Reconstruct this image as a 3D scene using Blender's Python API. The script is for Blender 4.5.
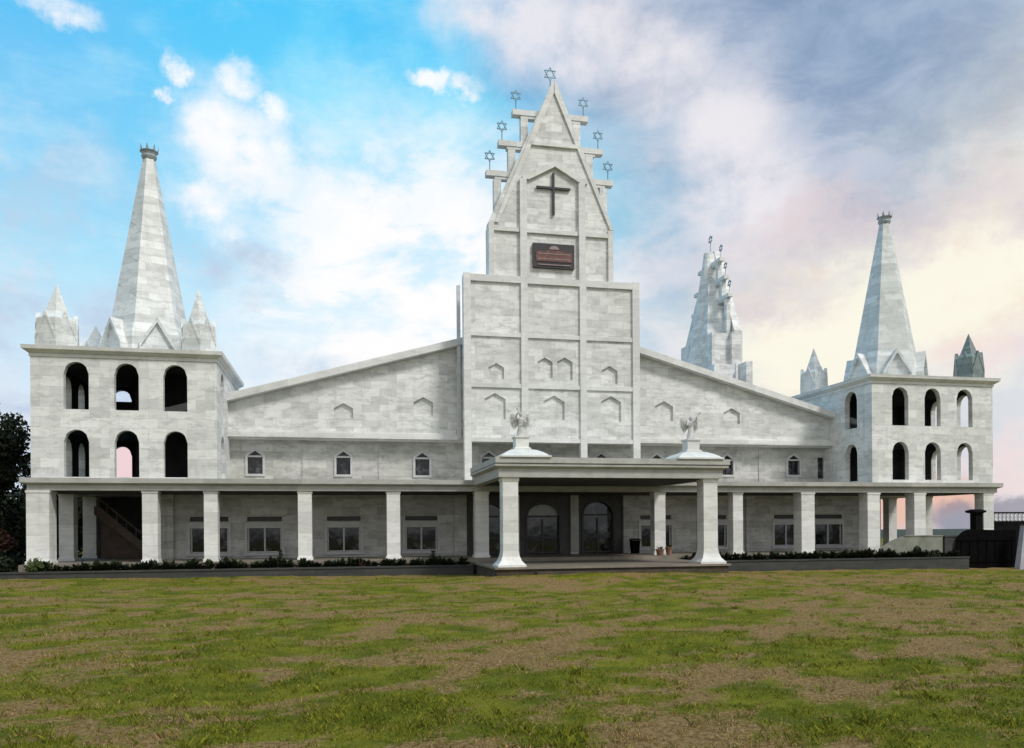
import bpy, bmesh, math, random
import numpy as np
from mathutils import Vector, Matrix
random.seed(7); RNG = np.random.default_rng(11)
R = math.radians
SC = bpy.context.scene
COL = SC.collection
for o in list(bpy.data.objects): bpy.data.objects.remove(o)

# ------------------------------------------------------------------ camera, world, sun, exposure
F, TH, PHI, YH, D, EYE = 800.0, R(12), R(.4), 528.0, 43.0, 2.4
cam_d = bpy.data.cameras.new('camera'); cam = bpy.data.objects.new('camera', cam_d); COL.objects.link(cam)
cam_d.sensor_width = 36; cam_d.lens = 36*F/1024; cam_d.shift_y = (YH-374)/1024
cam_d.clip_start = .1; cam_d.clip_end = 20000
cam.matrix_world = Matrix.Translation((0, -D, EYE)) @ Matrix.Rotation(-TH, 4, 'Z') @ Matrix.Rotation(R(90), 4, 'X') @ Matrix.Rotation(-PHI, 4, 'Z')
SC.camera = cam
SC.view_settings.view_transform = 'Standard'; SC.view_settings.look = 'None'
SC.view_settings.exposure = 0.40; SC.view_settings.gamma = 1; SC.view_settings.use_curve_mapping = False

SUN_EL, SUN_AZ = R(48), R(143)          # azimuth clockwise from +Y
sun_d = bpy.data.lights.new('sun', 'SUN'); sun = bpy.data.objects.new('sun', sun_d); COL.objects.link(sun)
sun_d.energy = 1.9; sun_d.angle = R(12); sun_d.color = (1, .965, .91)
to_sun = Vector((math.sin(SUN_AZ)*math.cos(SUN_EL), math.cos(SUN_AZ)*math.cos(SUN_EL), math.sin(SUN_EL)))
sun.rotation_euler = to_sun.to_track_quat('Z', 'Y').to_euler(); sun.location = (20, -40, 60)

def ray(x, y):
    dx, dy = x-512, y-YH
    xt = dx*math.cos(PHI)-dy*math.sin(PHI); yt = dx*math.sin(PHI)+dy*math.cos(PHI)
    t = xt/F
    return Vector((t*math.cos(TH)+math.sin(TH), math.cos(TH)-t*math.sin(TH), -yt/F))
def at(x, y, v):
    """photo measurement -> (X, Z) on the real facade plane Y = v"""
    d = ray(x, y); s = (D+v)/d.y
    return s*d.x, EYE+s*d.z

class NT:
    def __init__(s, tree): s.t = tree; s.n = tree.nodes; s.l = tree.links
    def new(s, typ, **k):
        n = s.n.new(typ)
        for a, b in k.items(): setattr(n, a, b)
        return n
    def put(s, sock, v):
        if hasattr(v, 'is_linked') or isinstance(v, bpy.types.NodeSocket): s.l.new(v, sock)
        else: sock.default_value = v
    def math(s, op, a, b=0.0, c=None, clamp=False):
        n = s.new('ShaderNodeMath', operation=op, use_clamp=clamp); s.put(n.inputs[0], a); s.put(n.inputs[1], b)
        if c is not None: s.put(n.inputs[2], c)
        return n.outputs[0]
    def vmath(s, op, a, b=(0, 0, 0), out=0, scale=None):
        n = s.new('ShaderNodeVectorMath', operation=op); s.put(n.inputs[0], a)
        if scale is not None: s.put(n.inputs['Scale'], scale)
        else: s.put(n.inputs[1], b)
        return n.outputs[out]
    def mix(s, f, a, b, mode='MIX'):
        n = s.new('ShaderNodeMix', data_type='RGBA', blend_type=mode); s.put(n.inputs[0], f)
        s.put(n.inputs[6], a if not isinstance(a, tuple) else (*a[:3], 1)); s.put(n.inputs[7], b if not isinstance(b, tuple) else (*b[:3], 1))
        return n.outputs[2]
    def noise(s, vec, scale, detail=4, rough=.55, out=0, dist=0.0):
        n = s.new('ShaderNodeTexNoise'); s.put(n.inputs['Vector'], vec); n.inputs['Scale'].default_value = scale
        n.inputs['Detail'].default_value = detail; n.inputs['Roughness'].default_value = rough; n.inputs['Distortion'].default_value = dist
        return n.outputs[out]
    def ramp(s, v, lo, hi, a=0.0, b=1.0, smooth=True):
        n = s.new('ShaderNodeMapRange', interpolation_type='SMOOTHSTEP' if smooth else 'LINEAR', clamp=True)
        s.put(n.inputs[0], v); n.inputs[1].default_value = lo; n.inputs[2].default_value = hi
        n.inputs[3].default_value = a; n.inputs[4].default_value = b
        return n.outputs[0]

W = bpy.data.worlds.new('World'); SC.world = W; W.use_nodes = True
def make_world():
    T = NT(W.node_tree); T.n.clear()
    out = T.new('ShaderNodeOutputWorld'); bg = T.new('ShaderNodeBackground'); bg.inputs[1].default_value = .1
    T.l.new(bg.outputs[0], out.inputs[0])
    sky = T.new('ShaderNodeTexSky', sky_type='NISHITA'); sky.sun_disc = False; sky.sun_elevation = SUN_EL; sky.sun_rotation = SUN_AZ
    sky.air_density = 1.0; sky.dust_density = .6; sky.ozone_density = 1.5
    d = T.vmath('NORMALIZE', T.new('ShaderNodeTexCoord').outputs['Generated'])
    sep = T.new('ShaderNodeSeparateXYZ'); T.l.new(d, sep.inputs[0])
    z = T.math('MAXIMUM', sep.outputs[2], 0.0)
    # cloud-deck coordinates: direction projected on a high plane
    inv = T.math('DIVIDE', 1.0, T.math('ADD', z, .22))
    p = T.vmath('SCALE', d, scale=inv)
    nv = T.noise(p, 2.3, 6, .6, out=1)
    warp = T.vmath('SCALE', T.vmath('SUBTRACT', nv, (.5, .5, .5)), scale=.16)
    nv2 = T.noise(d, 9.0, 7, .66, out=1)
    warp2 = T.vmath('SCALE', T.vmath('SUBTRACT', nv2, (.5, .5, .5)), scale=.15)
    nv3 = T.noise(d, 22.0, 6, .65, out=1)
    dw3 = T.vmath('ADD', d, T.vmath('SCALE', T.vmath('SUBTRACT', nv3, (.5, .5, .5)), scale=.055))
    dw = T.vmath('ADD', d, T.vmath('ADD', warp, warp2))
    dw2 = T.vmath('ADD', d, warp2)
    def blob(x, y, inner, outer, src=None, sq=1.0):
        c = ray(x, y).normalized()
        diff = T.vmath('SUBTRACT', src or dw, tuple(c))
        if sq != 1.0: diff = T.vmath('MULTIPLY', diff, (1, 1, sq))
        return T.ramp(T.vmath('LENGTH', diff, out=1), inner, outer, 1, 0)
    def mx(ws):
        r = ws[0]
        for w in ws[1:]: r = T.math('MAXIMUM', r, w)
        return r
    f1 = T.noise(p, 2.6, 8, .6, dist=.2)
    f2 = T.noise(p, 6.5, 8, .62, dist=.2)
    f3 = T.noise(d, 12.0, 7, .62)
    f4 = T.noise(T.vmath('MULTIPLY', d, (1, 1, 2.2)), 9.0, 8, .62, dist=.3)
    K = 10.0/1.32
    k = lambda r, g, b: (r*K, g*K, b*K)
    # clear blue: the sky texture, pulled towards the cyan of the photograph
    grad = T.ramp(sep.outputs[2], .15, .60)
    cyan = T.mix(grad, k(.40, .86, 1.03), k(.03, .50, .96))
    cyan = T.mix(T.math('MULTIPLY', blob(300, 90, .0, .3, dw2), .55), cyan, k(.15, .72, 1.03))
    cyan = T.mix(T.math('MULTIPLY', mx([blob(630, 160, .03, .16, dw2), blob(450, 130, .02, .14, dw2), blob(340, 110, .01, .1, dw2)]), .75), cyan, k(.30, .82, 1.03))
    col = T.mix(.04, cyan, sky.outputs[0])
    # thin veil
    col = T.mix(T.math('MULTIPLY', T.ramp(f4, .45, .72), .32), col, k(.52, .86, 1.0))
    # pale band towards the horizon
    hz = T.ramp(T.math('ADD', sep.outputs[2], T.math('MULTIPLY', T.math('SUBTRACT', f4, .5), .25)), .10, .36, 1, 0)
    col = T.mix(T.math('MULTIPLY', hz, .85), col, k(.78, .87, .98))
    # big white cloud, centre left and behind the gable
    wh = mx([blob(390, 280, .05, .26), blob(260, 190, .0, .13), blob(690, 345, .05, .27), blob(650, 315, .05, .15, dw2), blob(430, 335, .12, .32), blob(370, 220, .02, .15)])
    col = T.mix(T.math('MULTIPLY', wh, T.ramp(f4, .33, .56, .40, 1)), col, k(1.0, .995, 1.0))
    puffs = mx([blob(x, y, r*.3, r, dw3, q) for x, y, r, q in ((246, 78, .026, 1), (178, 71, .018, 1), (215, 132, .042, .8), (266, 152, .04, 1), (380, 152, .03, 1.2), (655, 150, .018, 1.2), (432, 78, .03, 2.2), (465, 86, .03, 2.5), (161, 96, .014, 1), (274, 112, .02, 1), (208, 205, .04, 1.4), (250, 238, .055, 1.5), (470, 207, .03, 1), (60, 4, .05, 2.5), (700, 195, .03, .8))])
    col = T.mix(T.math('MULTIPLY', puffs, T.ramp(f3, .38, .62, .2, .9)), col, k(1.02, 1.01, 1.02))
    # grey-blue deck, upper right and rightwards
    gy = mx([blob(910, 50, .18, .34, dw2), blob(1010, 140, .10, .32, dw2), blob(790, 10, .10, .22, dw2), blob(850, -180, .25, .45, dw2), blob(1350, 0, .4, .8, dw2), blob(830, 150, .05, .17, dw2)])
    gcol = T.mix(T.ramp(f4, .34, .70), k(.24, .33, .49), k(.39, .48, .63))
    lil = mx([blob(760, 190, .02, .2, dw2, 1.4), blob(1000, 190, .02, .16, dw2, 2), blob(620, 60, .0, .14, dw2), blob(700, 100, .0, .14, dw2)])
    gcol = T.mix(T.math('MULTIPLY', lil, T.ramp(f4, .34, .6, .35, .9)), gcol, k(.60, .63, .74))
    col = T.mix(T.math('MULTIPLY', gy, .96), col, gcol)
    edge = mx([blob(480, 0, .02, .08, dw3, 1.5), blob(530, 25, .02, .09, dw3, 1.3), blob(590, 45, .02, .08, dw3, 1.2), blob(655, 75, .02, .075, dw3), blob(725, 130, .02, .085, dw3), blob(750, 205, .03, .10, dw3)])
    col = T.mix(T.math('MULTIPLY', edge, T.ramp(f3, .34, .6, .3, .85)), col, k(.90, .86, .89))
    # warm light low on the right
    wm = mx([blob(985, 310, .07, .23, sq=1.5), blob(830, 345, .06, .22, sq=1.3), blob(930, 330, .06, .2, sq=1.5), blob(1200, 320, .1, .4)])
    col = T.mix(T.math('MULTIPLY', wm, .92), col, T.mix(T.ramp(f3, .34, .54), k(.97, .85, .70), k(1.03, .985, .83)))
    pk = mx([blob(940, 228, .02, .15, sq=2.5), blob(810, 235, .02, .15, sq=2.5), blob(760, 285, .02, .13, sq=2.5), blob(1010, 200, .02, .1, sq=2)])
    col = T.mix(T.math('MULTIPLY', pk, T.ramp(f3, .38, .6, .25, .75)), col, k(.72, .62, .66))
    low = mx([blob(1000, 425, .06, .18, sq=1.4)])
    col = T.mix(T.math('MULTIPLY', low, .75), col, T.mix(T.ramp(f3, .4, .6), k(.86, .72, .76), k(.66, .70, .78)))
    pink = mx([blob(905, 505, .02, .06, dw3, 1.2), blob(950, 497, .02, .055, dw3, 1.6)])
    col = T.mix(T.math('MULTIPLY', pink, .85), col, k(.84, .50, .38))
    slate = mx([blob(965, 522, .02, .05, dw3, 1.8), blob(1010, 512, .02, .05, dw3, 2.5)])
    col = T.mix(T.math('MULTIPLY', slate, .75), col, k(.26, .25, .33))
    # lavender-grey bands low on the left
    lv = mx([blob(30, 350, .08, .26, sq=1.6), blob(250, 365, .03, .15, sq=2.2), blob(230, 280, .01, .09, sq=2.5), blob(-200, 330, .1, .5)])
    col = T.mix(T.math('MULTIPLY', lv, T.ramp(f3, .35, .62, .95, .3)), col, T.mix(T.ramp(f4, .4, .65), k(.53, .64, .80), k(.74, .79, .89)))
    rose = blob(122, 465, .02, .05, dw3)
    col = T.mix(T.math('MULTIPLY', rose, .8), col, k(.92, .62, .62))
    # the part of the sky behind the viewer: bright broken cloud
    back = T.ramp(sep.outputs[1], -.35, .15, 1, 0)
    bcol = T.mix(T.ramp(f1, .36, .64), k(.66, .70, .76), k(.98, .96, .91))
    col = T.mix(T.math('MULTIPLY', back, .95), col, bcol)
    T.l.new(col, bg.inputs[0])
make_world()

# ------------------------------------------------------------------ materials
def mat(name, build):
    m = bpy.data.materials.new(name); m.use_nodes = True
    T = NT(m.node_tree); b = T.n['Principled BSDF']
    build(T, b); return m
def flat(name, c, rough=.6, metal=0.0, var=.25, scale=3.0, spec=.5, bump=0.0):
    def f(T, b):
        pos = T.new('ShaderNodeNewGeometry').outputs['Position']
        n = T.noise(pos, scale, 6, .65)
        lo = tuple(x*(1-var) for x in c); hi = tuple(min(1, x*(1+var)) for x in c)
        T.l.new(T.mix(T.ramp(n, .3, .7), lo, hi), b.inputs['Base Color'])
        b.inputs['Roughness'].default_value = rough; b.inputs['Metallic'].default_value = metal
        b.inputs['Specular IOR Level'].default_value = spec
        if bump:
            bm = T.new('ShaderNodeBump'); bm.inputs['Strength'].default_value = bump; bm.inputs['Distance'].default_value = .02
            T.l.new(T.noise(pos, scale*6, 5, .6), bm.inputs['Height']); T.l.new(bm.outputs[0], b.inputs['Normal'])
    return mat(name, f)
def marble(name, c1, c2, bw=1.0, rh=.46, stain=.35, rough=.55, tint=(1, 1, 1)):
    def f(T, b):
        pos = T.new('ShaderNodeNewGeometry').outputs['Position']
        sp = T.new('ShaderNodeSeparateXYZ'); T.l.new(pos, sp.inputs[0])
        cb = T.new('ShaderNodeCombineXYZ'); T.l.new(T.math('ADD', sp.outputs[0], sp.outputs[1]), cb.inputs[0]); T.l.new(sp.outputs[2], cb.inputs[1])
        br = T.new('ShaderNodeTexBrick', offset=.5, squash=1.0); T.l.new(cb.outputs[0], br.inputs['Vector'])
        br.inputs['Color1'].default_value = (*c1, 1); br.inputs['Color2'].default_value = (*c2, 1)
        br.inputs['Mortar'].default_value = (*[x*.80 for x in c2], 1)
        br.inputs['Scale'].default_value = 1; br.inputs['Brick Width'].default_value = bw; br.inputs['Row Height'].default_value = rh
        br.inputs['Mortar Size'].default_value = .006; br.inputs['Mortar Smooth'].default_value = .3; br.inputs['Bias'].default_value = -.1
        # blotchy veining inside the slabs
        st = T.vmath('MULTIPLY', pos, (.9, .9, 2.4))
        n1 = T.noise(st, 1.5, 9, .72, dist=.25)
        n2 = T.noise(pos, .22, 4, .55)
        n3 = T.noise(T.vmath('MULTIPLY', pos, (1, 1, .14)), 2.2, 6, .65)
        col = T.mix(T.math('MULTIPLY', T.ramp(n1, .47, .64), stain), br.outputs[0], tuple(x*.58 for x in c2))
        col = T.mix(T.math('MULTIPLY', T.ramp(n1, .45, .33), .45), col, tuple(min(.9, x*1.22) for x in c1))
        col = T.mix(T.math('MULTIPLY', T.ramp(n2, .4, .65), .22), col, (c2[0]*.80, c2[1]*.82, c2[2]*.77))
        col = T.mix(T.math('MULTIPLY', T.ramp(n3, .54, .74), .30), col, (c2[0]*.58, c2[1]*.58, c2[2]*.52))
        if tint != (1, 1, 1): col = T.mix(1.0, col, tint, 'MULTIPLY')
        T.l.new(col, b.inputs['Base Color']); b.inputs['Roughness'].default_value = rough
        bm = T.new('ShaderNodeBump'); bm.inputs['Strength'].default_value = .35; bm.inputs['Distance'].default_value = .01
        T.l.new(T.math('ADD', T.math('SUBTRACT', 1.0, br.outputs['Fac']), T.math('MULTIPLY', n1, .25)), bm.inputs['Height']); T.l.new(bm.outputs[0], b.inputs['Normal'])
    return mat(name, f)
M = {}
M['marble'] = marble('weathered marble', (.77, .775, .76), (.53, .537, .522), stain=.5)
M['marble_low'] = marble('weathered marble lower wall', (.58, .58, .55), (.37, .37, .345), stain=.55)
M['marble_tower'] = marble('pale tower marble', (.77, .777, .762), (.54, .548, .535), bw=.9, rh=.5, stain=.45)
M['trim'] = marble('marble trim', (.71, .713, .70), (.59, .593, .58), bw=1.6, rh=2.3, stain=.3)
M['pillar'] = marble('pillar marble', (.76, .76, .735), (.57, .57, .55), bw=3.1, rh=.55, stain=.28)
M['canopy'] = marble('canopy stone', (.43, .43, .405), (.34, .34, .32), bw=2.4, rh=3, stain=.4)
M['spire'] = marble('spire marble', (.74, .755, .74), (.52, .535, .52), bw=.8, rh=.42, stain=.38)
M['dark_stone'] = marble('dark pinnacle stone', (.22, .27, .26), (.12, .155, .155), bw=.6, rh=.35, stain=.3)
M['lining'] = flat('shade-dark lining', (.028, .028, .027), .9, var=.4, scale=1.2)  # near-black base colour stands in for interior shade
M['shade_grey'] = flat('shade-grey inner layer', (.12, .12, .118), .9, var=.3, scale=1)  # lighter tone of the interior shade, for the right tower
M['soffit'] = flat('darkened soffit plaster', (.035, .035, .034), .9, var=.2, scale=.8)  # albedo lowered to deepen the shade under the canopies
M['floor'] = flat('worn stone floor', (.19, .165, .13), .6, var=.2, scale=1.0)
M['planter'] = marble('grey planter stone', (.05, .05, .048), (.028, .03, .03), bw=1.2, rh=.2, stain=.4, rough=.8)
M['soil'] = flat('dark soil', (.035, .028, .02), .95, var=.4, scale=8, bump=.5)
M['roof'] = flat('grey roof sheet', (.34, .34, .33), .6, var=.15, scale=.5)
M['frame'] = flat('pale window frame', (.50, .50, .50), .5, var=.1)
M['dframe'] = flat('dark metal frame', (.03, .03, .032), .45, var=.2)
def _glass(T, b):
    pos = T.new('ShaderNodeNewGeometry').outputs['Position']
    n = T.noise(pos, 1.6, 5, .6)
    T.l.new(T.mix(T.ramp(n, .48, .72), (.005, .006, .008), (.13, .135, .14)), b.inputs['Base Color'])  # pale smudges in the base colour imitate reflections in the panes
    b.inputs['Roughness'].default_value = .06; b.inputs['IOR'].default_value = 1.5
    bm = T.new('ShaderNodeBump'); bm.inputs['Strength'].default_value = .08; bm.inputs['Distance'].default_value = .05
    T.l.new(T.noise(pos, 1.1, 2, .5), bm.inputs['Height']); T.l.new(bm.outputs[0], b.inputs['Normal'])
M['glass'] = mat('dark window glass', _glass)
M['fan'] = flat('frosted fanlight', (.42, .43, .45), .4, var=.1)
M['cross'] = flat('black painted metal', (.018, .022, .022), .4, var=.2)
M['star'] = flat('grey-blue star metal', (.16, .27, .34), .4, metal=.5, var=.2)
M['crown'] = flat('dull crown metal', (.33, .37, .39), .5, metal=.1, var=.25, scale=6)
M['plaque'] = flat('dark plaque', (.03, .026, .028), .4, var=.3, scale=4)
M['plaque_red'] = flat('dull red relief', (.13, .05, .043), .5, var=.4, scale=5)
M['plaque_pale'] = flat('pale relief', (.26, .20, .19), .5, var=.2, scale=5)
M['brown'] = flat('brown painted timber', (.07, .046, .033), .7, var=.35, scale=2)
M['statue'] = flat('white statue plaster', (.50, .50, .48), .6, var=.2, scale=3)
M['dome'] = flat('white dome plaster', (.62, .62, .59), .6, var=.1, scale=2)
M['terracotta'] = flat('terracotta', (.22, .11, .075), .8, var=.25, scale=5)
M['gate'] = flat('black sheet metal', (.003, .003, .0035), .9, var=.4, scale=3, spec=.05)
M['dark_wall'] = flat('dark boundary stone', (.006, .006, .0065), .95, var=.4, scale=2, bump=.4, spec=.1)
M['mossy'] = flat('mossy concrete', (.20, .205, .17), .9, var=.25, scale=1.2)
M['bark'] = flat('dark bark', (.05, .04, .03), .95, var=.4, scale=5, bump=.5)
M['baluster'] = flat('white baluster paint', (.72, .72, .70), .6, var=.1)
def leafmat(name, a, bcol):
    def f(T, b):
        n = T.noise(T.new('ShaderNodeNewGeometry').outputs['Position'], 2.4, 5, .7)
        oi = T.new('ShaderNodeNewGeometry').outputs['Random Per Island']
        c = T.mix(T.ramp(T.math('ADD', T.math('MULTIPLY', n, .6), T.math('MULTIPLY', oi, .4)), .3, .7), a, bcol)
        T.l.new(c, b.inputs['Base Color']); b.inputs['Roughness'].default_value = .65; b.inputs['Specular IOR Level'].default_value = .25
    return mat(name, f)
M['leaf_dark'] = leafmat('dark leaves', (.006, .009, .004), (.020, .028, .011))
M['leaf_row'] = leafmat('border plant leaves', (.010, .016, .007), (.034, .046, .02))
M['leaf_shrub'] = leafmat('shrub leaves', (.03, .045, .012), (.09, .115, .035))
M['leaf_red'] = leafmat('russet leaves', (.03, .012, .010), (.07, .028, .020))

# ------------------------------------------------------------------ mesh helpers
class MB:
    def __init__(s): s.v = []; s.f = []
    def add(s, vs, fs):
        o = len(s.v); s.v += [tuple(v) for v in vs]; s.f += [tuple(i+o for i in f) for f in fs]; return s
    def quad(s, a, b, c, d): return s.add([a, b, c, d], [(0, 1, 2, 3)])
    def box(s, x0, x1, y0, y1, z0, z1):
        return s.add([(x0, y0, z0), (x1, y0, z0), (x1, y1, z0), (x0, y1, z0), (x0, y0, z1), (x1, y0, z1), (x1, y1, z1), (x0, y1, z1)],
                     [(0, 3, 2, 1), (4, 5, 6, 7), (0, 1, 5, 4), (1, 2, 6, 5), (2, 3, 7, 6), (3, 0, 4, 7)])
    def loft(s, rings, cap=True):
        n = len(rings[0]); vs = [p for r in rings for p in r]; fs = []
        for k in range(len(rings)-1):
            for i in range(n):
                j = (i+1) % n; fs.append((k*n+i, k*n+j, (k+1)*n+j, (k+1)*n+i))
        if cap: fs += [tuple(range(n-1, -1, -1)), tuple((len(rings)-1)*n+i for i in range(n))]
        return s.add(vs, fs)
    def prism(s, poly, y0, y1):           # polygon in X,Z pulled along Y
        return s.loft([[(x, y0, z) for x, z in poly], [(x, y1, z) for x, z in poly]])
    def ngon(s, cx, cy, rings, n, rot=0.0, sx=1.0, sy=1.0):
        return s.loft([[(cx+r*sx*math.cos(rot+2*math.pi*i/n), cy+r*sy*math.sin(rot+2*math.pi*i/n), z) for i in range(n)] for r, z in rings])
    def sq(s, cx, cy, rings, rot=0.0): return s.ngon(cx, cy, [(r*math.sqrt(2), z) for r, z in rings], 4, math.pi/4+rot)
    def tube(s, pts, rad, n=8):
        rings = []; pts = [Vector(p) for p in pts]
        if not hasattr(rad, '__len__'): rad = [rad]*len(pts)
        for i, p in enumerate(pts):
            t = (pts[min(i+1, len(pts)-1)]-pts[max(i-1, 0)]).normalized()
            a = t.cross(Vector((0, 0, 1)) if abs(t.z) < .9 else Vector((1, 0, 0))).normalized(); b = t.cross(a)
            rings.append([p+(a*math.cos(2*math.pi*k/n)+b*math.sin(2*math.pi*k/n))*rad[i] for k in range(n)])
        return s.loft(rings)
    def bar(s, a, b, w, h=None):          # straight bar of square section
        a, b = Vector(a), Vector(b); h = h or w; t = (b-a).normalized()
        u = t.cross(Vector((0, 1, 0)) if abs(t.y) < .9 else Vector((1, 0, 0))).normalized(); v = t.cross(u)
        return s.loft([[p+u*(i*w/2)+v*(j*h/2) for i, j in ((-1, -1), (1, -1), (1, 1), (-1, 1))] for p in (a, b)])
ORG = {}
def link(o, parent, origin):
    COL.objects.link(o); ORG[o] = Vector(origin)
    if parent: o.parent = parent; o.location = ORG[o]-ORG[parent]
    else: o.location = ORG[o]
    return o
def build(name, mb, m, parent=None, origin=None, smooth=False):
    origin = Vector(origin) if origin is not None else (ORG[parent] if parent else Vector((0, 0, 0)))
    me = bpy.data.meshes.new(name); me.from_pydata([tuple(Vector(v)-origin) for v in mb.v], [], mb.f)
    b = bmesh.new(); b.from_mesh(me); bmesh.ops.recalc_face_normals(b, faces=b.faces); b.to_mesh(me); b.free()
    me.materials.append(m)
    if smooth: me.shade_smooth()
    return link(bpy.data.objects.new(name, me), parent, origin)
def empty(name, loc):
    o = bpy.data.objects.new(name, None); o.empty_display_size = .5; return link(o, None, loc)
def tag(o, label=None, cat=None, group=None, kind=None):
    if label: o['label'] = label
    if cat: o['category'] = cat
    if group: o['group'] = group
    if kind: o['kind'] = kind
    return o
def copy_tree(o, parent=None):
    c = o.copy(); COL.objects.link(c)
    if parent: c.parent = parent
    for ch in list(o.children): copy_tree(ch, c)
    return c
# --- walls with openings
def arch_pts(a0, a1, zs, zt, kind, n=10):
    c = (a0+a1)/2; w = (a1-a0)/2; h = zt-zs
    if kind == 'rect': return [(a0, zs), (a1, zs)]
    if kind == 'gable': return [(a0, zs), (c, zt), (a1, zs)]
    out = []
    for i in range(n+1):
        t = -1+2*i/n
        if kind == 'round': z = zs+h*math.sqrt(max(0, 1-t*t))
        else: z = zs+h*(1-abs(t)**1.6)**.8       # pointed, gently curved
        out.append((c+t*w, z))
    return out
def opening(a0, a1, z0, zt, kind='round', rise=None):
    if kind == 'rect': return (a0, a1, z0, zt, zt, kind)
    return (a0, a1, z0, zt-(rise if rise is not None else (a1-a0)/2), zt, kind)
def wall(mb, mp, a0, a1, z0, z1, th, ops, breaks=()):
    zt = z1 if callable(z1) else (lambda a: z1)
    cols = {}
    for o in ops: cols.setdefault((round(o[0], 4), round(o[1], 4)), []).append(o)
    edges = sorted(set([a0, a1, *breaks] + [e for c in cols for e in c]))
    def face(pts):
        mb.add([mp(a, z, 0) for a, z in pts], [tuple(range(len(pts)))])
        mb.add([mp(a, z, th) for a, z in pts], [tuple(range(len(pts)-1, -1, -1))])
    def rev(p, q): mb.quad(mp(*p, 0), mp(*q, 0), mp(*q, th), mp(*p, th))
    for l, r in zip(edges[:-1], edges[1:]):
        key = next((c for c in cols if c[0] <= l+1e-6 and r <= c[1]+1e-6), None)
        if key is None:
            face([(l, z0), (r, z0), (r, zt(r)), (l, zt(l))])
        else:
            os_ = sorted(cols[key], key=lambda o: o[2]); cur = None
            prev = [(l, z0), (r, z0)]
            for i, o in enumerate(os_):
                if o[2] > prev[0][1]+1e-4 or len(prev) > 2:
                    for p, q in zip(prev[:-1], prev[1:]): face([p, q, (q[0], o[2]), (p[0], o[2])])
                rev((l, o[2]), (r, o[2])); rev((l, o[2]), (l, o[3])); rev((r, o[2]), (r, o[3]))
                pts = arch_pts(l, r, o[3], o[4], o[5])
                for p, q in zip(pts[:-1], pts[1:]): rev(p, q)
                prev = pts
            for p, q in zip(prev[:-1], prev[1:]): face([p, q, (q[0], zt(q[0])), (p[0], zt(p[0]))])
        rev((l, z0), (r, z0)); rev((l, zt(l)), (r, zt(r)))
    rev((a0, z0), (a0, zt(a0))); rev((a1, z0), (a1, zt(a1)))
front = lambda y: (lambda a, z, t: (a, y+t, z))
side = lambda x, s: (lambda a, z, t: (x+s*t, a, z))
def outline(o, n=10): return [(o[0], o[2])]+arch_pts(*o[:2], *o[3:6], n)+[(o[1], o[2])]
def ring(mb, mp, o, w, t0, t1, sill=True):
    """surround of width w round an opening, from depth t0 (front) to t1"""
    inn = outline(o); n = len(inn); out = []
    for i in range(n):
        a = Vector(inn[(i-1) % n]); b = Vector(inn[i]); c = Vector(inn[(i+1) % n])
        if (b-a).length < 1e-5: a = Vector(inn[(i-2) % n])
        if (c-b).length < 1e-5: c = Vector(inn[(i+2) % n])
        n1 = Vector((-(b-a).y, (b-a).x)).normalized(); n2 = Vector((-(c-b).y, (c-b).x)).normalized()
        m = (n1+n2); m = m.normalized()/max(.35, m.normalized().dot(n1)) if m.length > 1e-4 else n1
        out.append(tuple(b+m*w))
    vs = [mp(*p, t) for t in (t0, t1) for p in inn]+[mp(*p, t) for t in (t0, t1) for p in out]
    fs = []
    for i in range(n):
        j = (i+1) % n
        fs += [(i, j, 2*n+j, 2*n+i), (2*n+i, 2*n+j, 3*n+j, 3*n+i), (i, n+i, n+j, j), (n+i, 3*n+i, 3*n+j, n+j)]
    mb.add(vs, fs)
def fill(mb, mp, o, t0, t1):
    pts = outline(o); mb.loft([[mp(*p, t0) for p in pts], [mp(*p, t1) for p in pts]])

# ------------------------------------------------------------------ ground
XC = 12.55                                   # middle of the church
def vnoise(x, y, seed):
    xi = np.floor(x).astype(np.int64); yi = np.floor(y).astype(np.int64); fx = x-xi; fy = y-yi
    def h(a, b):
        n = (a*374761393+b*668265263+seed*974634777) & 0x7fffffff
        n = ((n ^ (n >> 13))*1274126177) & 0x7fffffff
        return ((n ^ (n >> 16)) & 0xffff)/65535.0
    fx = fx*fx*(3-2*fx); fy = fy*fy*(3-2*fy)
    return (h(xi, yi)*(1-fx)+h(xi+1, yi)*fx)*(1-fy)+(h(xi, yi+1)*(1-fx)+h(xi+1, yi+1)*fx)*fy
def fbm(x, y, seed, o=5):
    r = 0; a = .5
    for i in range(o): r = r+a*vnoise(x*2**i, y*2**i, seed+i); a *= .5
    return r/(1-.5**o)
def gpt(x, y):                               # photo point on the lawn
    d = ray(x, y); s = -EYE/d.z; return np.array((s*d.x, -D+s*d.y))
TRACKS = [(gpt(215, 712), gpt(318, 640), .32), (gpt(318, 640), gpt(500, 606), .3), (gpt(742, 655), gpt(812, 602), .30), (gpt(700, 690), gpt(742, 655), .3),
          (gpt(520, 655), gpt(640, 618), .35), (gpt(0, 640), gpt(160, 615), .4), (gpt(560, 690), gpt(860, 700), .25), (gpt(400, 690), gpt(600, 640), .3),
          (gpt(980, 640), gpt(760, 668), .3)]
def segd(x, y, a, b):
    d = b-a; t = np.clip(((x-a[0])*d[0]+(y-a[1])*d[1])/(d@d), 0, 1)
    return np.hypot(x-a[0]-t*d[0], y-a[1]-t*d[1])
def track(x, y):
    r = np.zeros_like(x); wx = (fbm(x*.8, y*.8, 77, 3)-.5)*1.6
    for a, b, w in TRACKS: r = np.maximum(r, np.clip(1.5-segd(x+wx, y+wx, a, b)/w, 0, 1))
    return r
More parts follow.
